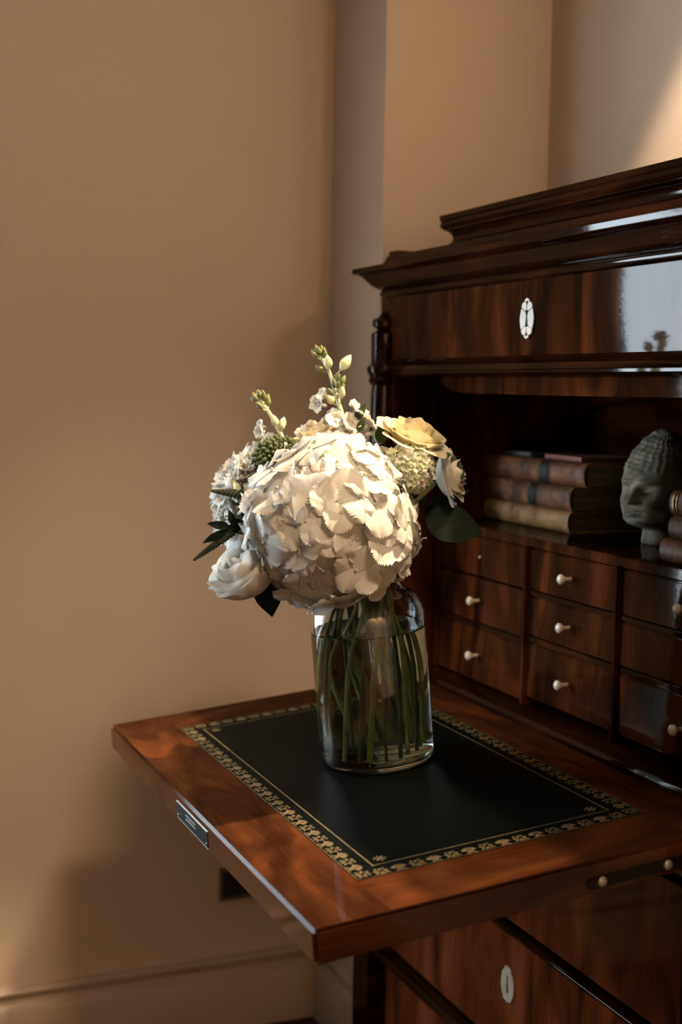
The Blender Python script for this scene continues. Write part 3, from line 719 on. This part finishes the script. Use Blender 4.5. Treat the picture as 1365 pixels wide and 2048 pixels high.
leaf(hyd, (-.050, -.360, .245), (-.055, -.392, .213), .016, TOC + UP * .4, 'leaf_dark', .2, .1)
leaf(hyd, (-.05, -.22, .29), (-.10, -.13, .30), .032, UP + RT * .2, 'leaf_dark', .2, .2)
leaf(hyd, (-.07, -.28, .29), (-.15, -.30, .30), .032, UP - TOC * .3, 'leaf_dark', .2, .2)

# --- peony and frilled white blooms on the wall side
PH, PD = Vector((-.040, -.396, .236)), Vector((.10, -.60, .76))
pe = flower('peony', 'round white peony half open hanging low over the vase rim', 'flower', PH, .004, neck=vp(-.02, -.028, .262))
bloom(pe, PH - PD.normalized() * .006, PD, .048, PEONY, 'petal_white', 11)
for k, (lab, h, d, R) in enumerate((('frilled white lisianthus bloom beside the dark seed cluster', (-.094, -.374, .398), (.274, -.60, .75), .041),
                                    ('frilled white lisianthus bloom above the dark seed spike', (-.113, -.408, .376), (.053, -.90, .45), .037),
                                    ('frilled white lisianthus bloom between the seed spike and the peony', (-.098, -.412, .330), (.15, -1.0, .12), .037))):
    f = flower('lisianthus', lab, 'flower', h, .0024, group='frilled white lisianthus')
    bloom(f, Vector(h) - Vector(d).normalized() * .012, d, R, LISI, 'petal_ivory', 40 + k, frill=.07)

# --- roses
RH, RD = Vector((-.002, -.184, .436)), Vector((.36, .20, .91))
ro = flower('cream_rose', 'open cream yellow rose lit warm at the top of the bouquet', 'flower', RH, .0034, group='roses in the bouquet')
bloom(ro, RH - Vector((0, 0, .008)), RD, .043, ROSE, 'petal_cream', 5)
r2 = flower('cream_rose', 'cream rose sunk behind the hydrangea between the two stock stems', 'flower', (-.085, -.288, .436), .0034, group='roses in the bouquet')
bloom(r2, (-.085, -.288, .426), (-.03, -.30, .95), .038, ROSE, 'petal_peach', 6)
r3 = flower('white_rose', 'white rose in shade beside the big dark leaf', 'flower', (-.024, -.124, .386), .0034, group='roses in the bouquet')
bloom(r3, (-.027, -.128, .386), (.60, .76, .25), .038, ROSE, 'petal_ivory', 8)
for a, b, w in (((-.014, -.122, .425), (.004, -.088, .382), .008), ((-.02, -.11, .42), (.002, -.10, .40), .006)): leaf(r3, a, b, w, RT + TOC, 'leaf_mid', .3, .2)
leaf(ro, (-.019, -.223, .436), (-.017, -.219, .468), .0105, TOC + RT * .4, 'leaf_mid', .2, .1)

# --- pale green pincushion of small florets
def small_floret(seed, n=5, L=.0085, W=.0034, mat='petal_greenish', nm='floret', cup=.55):
    rnd = random.Random(seed); m = MB()
    for k in range(n):
        rows = []
        for i in range(5):
            t_ = i / 4; w = W * math.sin(PI * (.12 + .70 * t_)); rows.append([(L * t_, w * s, cup * L * t_ ** 1.5 + .12 * L * abs(s)) for s in (-1, -.3, .3, 1)])
        a = 2 * PI * k / n + rnd.uniform(-.2, .2); c, q = math.cos(a), math.sin(a)
        m.grid([[(x * c - y * q, x * q + y * c, z) for x, y, z in r] for r in rows])
    m.sphere((0, 0, .001), .0014, 6, 4)
    return m.mesh(nm, mat, smooth=True)
SC, SD = Vector((.030, -.200, .404)), Vector((.84, .20, .50)).normalized()
sca = flower('viburnum', 'pale green viburnum head of tiny florets below the cream rose', 'flower', SC, .0026)
SF = [small_floret(i, mat=('petal_greenish' if i % 3 else 'petal_ivory')) for i in range(6)]
rnd = random.Random(9)
for k in range(95):
    zz = 1 - 1.35 * (k + .5) / 95; rr = math.sqrt(max(0, 1 - zz * zz)); an = k * 2.399963
    d = rot_to(SD).to_3x3() @ Vector((rr * math.cos(an), rr * math.sin(an), zz))
    link('floret', SF[k % 6], sca, rel(sca, place(SC + d * (.029 + rnd.uniform(-.003, .004)), d + Vector((rnd.uniform(-.3, .3),) * 3), rnd.uniform(0, 6), rnd.uniform(.85, 1.15))))
MB().sphere(SC - Vector(sca.location), .024, 14, 10).obj('flower_core', 'bud_green', sca, smooth=True)

# --- dark green bud cluster
KC, KD = Vector((-.064, -.362, .420)), Vector((.25, -.40, .88)).normalized()
sed = flower('sedum', 'dark green sedum cluster of tight buds beside the hydrangea', 'flower', KC, .0026)
bm_ = MB().sphere((0, 0, 0), .0032, 7, 5, 1.25).mesh('bud', 'sedum_green', smooth=True); rnd = random.Random(10)
for k in range(110):
    zz = 1 - 1.2 * (k + .5) / 110; rr = math.sqrt(max(0, 1 - zz * zz)); an = k * 2.399963
    d = rot_to(KD).to_3x3() @ Vector((rr * math.cos(an) * 1.15, rr * math.sin(an) * 1.15, zz * .8))
    link('bud', bm_, sed, rel(sed, place(KC + d * (.026 + rnd.uniform(-.003, .003)), d, 0, rnd.uniform(.75, 1.15))))
MB().sphere(KC - Vector(sed.location), .021, 12, 8).obj('flower_core', 'stem_dark', sed, smooth=True)
leaf(sed, (-.052, -.362, .398), (-.062, -.394, .399), .0085, TOC + UP * .6, 'leaf_dark', .2, .1)
leaf(sed, (-.068, -.372, .405), (-.082, -.398, .415), .004, TOC + UP, 'leaf_mid', .2, .1)

# --- stock stems with buds and blossoms
def bud_mesh(mat, L=.0075, W=.0042):
    m = MB(); m.lathe([(.0012, -.001), (W * .75, L * .25), (W, L * .6), (W * .9, L), (W * .55, L * 1.5), (.0006, L * 1.85)], 9)
    return m.mesh('bud', mat, smooth=True)
BG, BP = bud_mesh('bud_green'), bud_mesh('bud_pale', .0085, .0050)
BW = bud_mesh('petal_greenish', .009, .0055)
def blossom_mesh(seed):
    rnd = random.Random(seed); m = MB()
    for k in range(7):
        L = .0165 * rnd.uniform(.75, 1.1); W = .0105; cup = rnd.uniform(.25, .9); ph = rnd.uniform(0, 6); rows = []
        for i in range(6):
            t_ = i / 5; row = []
            for j in range(8):
                s = -1 + 2 * j / 7; f = math.sin(PI * (.08 + .58 * t_)); x = L * t_ * (1 - .2 * s * s * t_)
                row.append((x, s * W * f, cup * L * t_ ** 1.3 + .13 * L * math.sin(s * 4 + ph) * t_ ** 2 - .25 * L * t_ ** 5))
            rows.append(row)
        a = 2 * PI * k / 5 * (1 if k < 5 else 1.3) + rnd.uniform(-.2, .2); c, q = math.cos(a), math.sin(a)
        m.grid([[(x * c - y * q, x * q + y * c, z) for x, y, z in r] for r in rows])
    m.lathe([(.0012, -.012), (.003, -.009), (.0034, -.003), (.0045, .002)], 8)
    return m.mesh('blossom', 'petal_ivory', smooth=True)
BL = [blossom_mesh(60 + i) for i in range(4)]
def stock(label, path, buds, blossoms, seed):
    t = flower('stock', label, 'flower', path[0], .0026, group='stock stems standing above the bouquet')
    L = Vector(t.location); pts = bez(path, 14); rnd = random.Random(seed)
    MB().tube([p - L for p in pts], [.0042 - .0022 * k / len(pts) for k in range(len(pts))], 8).obj('upper_stem', 'bud_pale', t, smooth=True)
    for (p, s, me) in buds:
        p = Vector(p); c = min(pts, key=lambda q: (q - (p - UP * .014)).length)
        d = (p - c).normalized() + UP * .3
        link('bud', me, t, rel(t, place(p - d.normalized() * .006, d, rnd.uniform(0, 6), s)))
        if (p - c).length > .009: MB().tube([c - L, (c + p) / 2 - L - UP * .002, p - L - d.normalized() * .005], .0009, 6).obj('bud_stalk', 'bud_pale', t, smooth=True)
    for (p, d, s) in blossoms: link('blossom', BL[int(s * 100) % 4], t, rel(t, place(p, d, rnd.uniform(0, 6), s)))
    return t
top = lambda c, n, r, sd: [((c[0] + r * math.cos(k * 2.4 + sd) * (.3 + .7 * (k / n)), c[1] + r * math.sin(k * 2.4 + sd) * (.3 + .7 * (k / n)), c[2] - .010 * (k / n)), .75 + .1 * (k % 3), BG) for k in range(n)]
sA = stock('tall stock stem with green buds and white blossoms rising highest', [(-.060, -.250, .415), (-.066, -.257, .461), (-.074, -.266, .497), (-.082, -.276, .536), (-.089, -.287, .558)],
      top((-.089, -.288, .570), 11, .012, 0) + [((-.075, -.281, .547), 1.25, BW), ((-.075, -.257, .546), 1.45, BW), ((-.087, -.289, .541), 1.0, BG), ((-.069, -.274, .520), 1.0, BG), ((-.073, -.259, .524), 1.05, BG), ((-.061, -.283, .508), 1.0, BG), ((-.062, -.265, .505), 1.15, BP), ((-.064, -.280, .496), 1.2, BP), ((-.070, -.268, .528), .95, BG), ((-.066, -.262, .514), .95, BG), ((-.060, -.272, .519), .9, BG)],
      [((-.076, -.292, .490), (.2, -.95, .2), .93), ((-.080, -.286, .503), (.1, -.9, .4), .80), ((-.052, -.245, .482), (.6, .5, .75), 1.13), ((-.052, -.276, .466), (.8, -.3, .6), 1.02), ((-.045, -.258, .464), (.9, .1, .6), 1.01), ((-.056, -.224, .462), (.4, .7, .6), 1.02), ((-.052, -.219, .450), (.6, .8, .2), 1.0), ((-.040, -.266, .450), (.8, -.1, .6), .95), ((-.08, -.25, .455), (-.6, .2, .6), 1.0), ((-.085, -.27, .47), (-.7, -.3, .5), 1.0)], 1)
leaf(sA, (-.046, -.250, .468), (-.038, -.237, .492), .0065, TOC, 'leaf_mid', .2, .1); leaf(sA, (-.038, -.248, .452), (-.034, -.242, .472), .006, TOC, 'leaf_mid', .2, .1)
sB = stock('shorter stock stem with green buds standing beside the sedum cluster', [(-.074, -.333, .405), (-.088, -.347, .447), (-.100, -.359, .475), (-.108, -.371, .494)],
      top((-.108, -.372, .505), 10, .013, 1) + [((-.105, -.360, .493), 1.0, BG), ((-.099, -.376, .487), .95, BG), ((-.094, -.353, .463), 1.15, BP), ((-.086, -.347, .458), 1.1, BP), ((-.090, -.343, .462), 1.0, BP)],
      [((-.097, -.374, .449), (.3, -.9, .3), .70), ((-.104, -.370, .458), (0, -.9, .3), .61), ((-.096, -.362, .440), (.3, -.7, .5), .62)], 2)
# --- seed spikes (veronica) and leafy sprigs
def spike(label, a, b, r):
    a, b = Vector(a), Vector(b); t = flower('veronica', label, 'flower', a, .0018, 'stem_dark', group='dark seed spikes'); L = Vector(t.location); ax = b - a; n = 150; m = MB(); u = ax.orthogonal().normalized(); w = ax.normalized().cross(u)
    m.tube([a - L, (a + b) / 2 - L, b - L], [r * .75, r * .6, r * .12], 8)
    for k in range(n):
        q = k / n; an = k * 2.4; rr = r * (.85 * (1 - q ** 2.2) + .08); m.sphere(a + ax * q + (u * math.cos(an) + w * math.sin(an)) * rr - L, .0016, 5, 4)
    tag(m.obj('seed_spike', 'seed_dark', t), kind='stuff'); return t
v0 = spike('dark pointed seed spike sticking out between the frilled white blooms', (-.050, -.385, .361), (-.079, -.452, .368), .0075)
leaf(v0, (-.062, -.415, .368), (-.068, -.425, .384), .0045, TOC, 'bud_pale', .2, .1)
v1 = spike('small dark seed spike hanging beside the white peony', (-.062, -.425, .312), (-.082, -.476, .271), .005)
def sprig(label, base, leaves, mat='leaf_dark'):
    t = flower('leaf_sprig', label, 'foliage', base, .0024, 'stem_dark', group='leafy sprigs')
    for a, b, w in leaves: leaf(t, a, b, w, TOC + UP * .3, mat, .25, .12)
    return t
sprig('sprig of small dark oval leaves above the white peony', (-.055, -.405, .318),
      [((-.056, -.409, .320), (-.063, -.434, .330), .006), ((-.057, -.413, .317), (-.064, -.441, .316), .0065), ((-.058, -.425, .320), (-.064, -.431, .343), .0055), ((-.060, -.430, .318), (-.073, -.460, .324), .0065), ((-.062, -.432, .314), (-.073, -.468, .296), .006), ((-.050, -.398, .330), (-.056, -.420, .345), .007), ((-.050, -.40, .345), (-.058, -.424, .352), .007)])
sprig('sprig of dark leaves tucked behind the white rose', (-.05, -.15, .34), [((-.033, -.135, .345), (-.012, -.080, .372), .011), ((-.04, -.14, .33), (-.05, -.08, .35), .014), ((-.05, -.15, .34), (-.10, -.12, .37), .015), ((-.05, -.16, .36), (-.09, -.15, .41), .014)])
sprig('sprig of dark leaves at the back of the bouquet', (-.09, -.26, .35), [((-.09, -.26, .35), (-.15, -.24, .39), .016), ((-.09, -.29, .36), (-.15, -.32, .38), .016), ((-.09, -.30, .38), (-.14, -.34, .42), .014), ((-.09, -.24, .37), (-.13, -.19, .42), .015), ((-.07, -.21, .36), (-.09, -.14, .39), .015)])
for k in range(6):
    a = k * 1.05; sprig('slender leafy filler stem with one small dark leaf hidden among the flowers', tuple(HC + Vector((-.06 + .02 * math.cos(a), .03 * math.sin(a) + .03, -.02))), [(tuple(HC + Vector((-.06, .03, -.02)) + Vector((.02 * math.cos(a), .03 * math.sin(a), 0))), tuple(HC + Vector((-.075 + .035 * math.cos(a + .3), .04 + .06 * math.sin(a + .3), .01))), .012)])
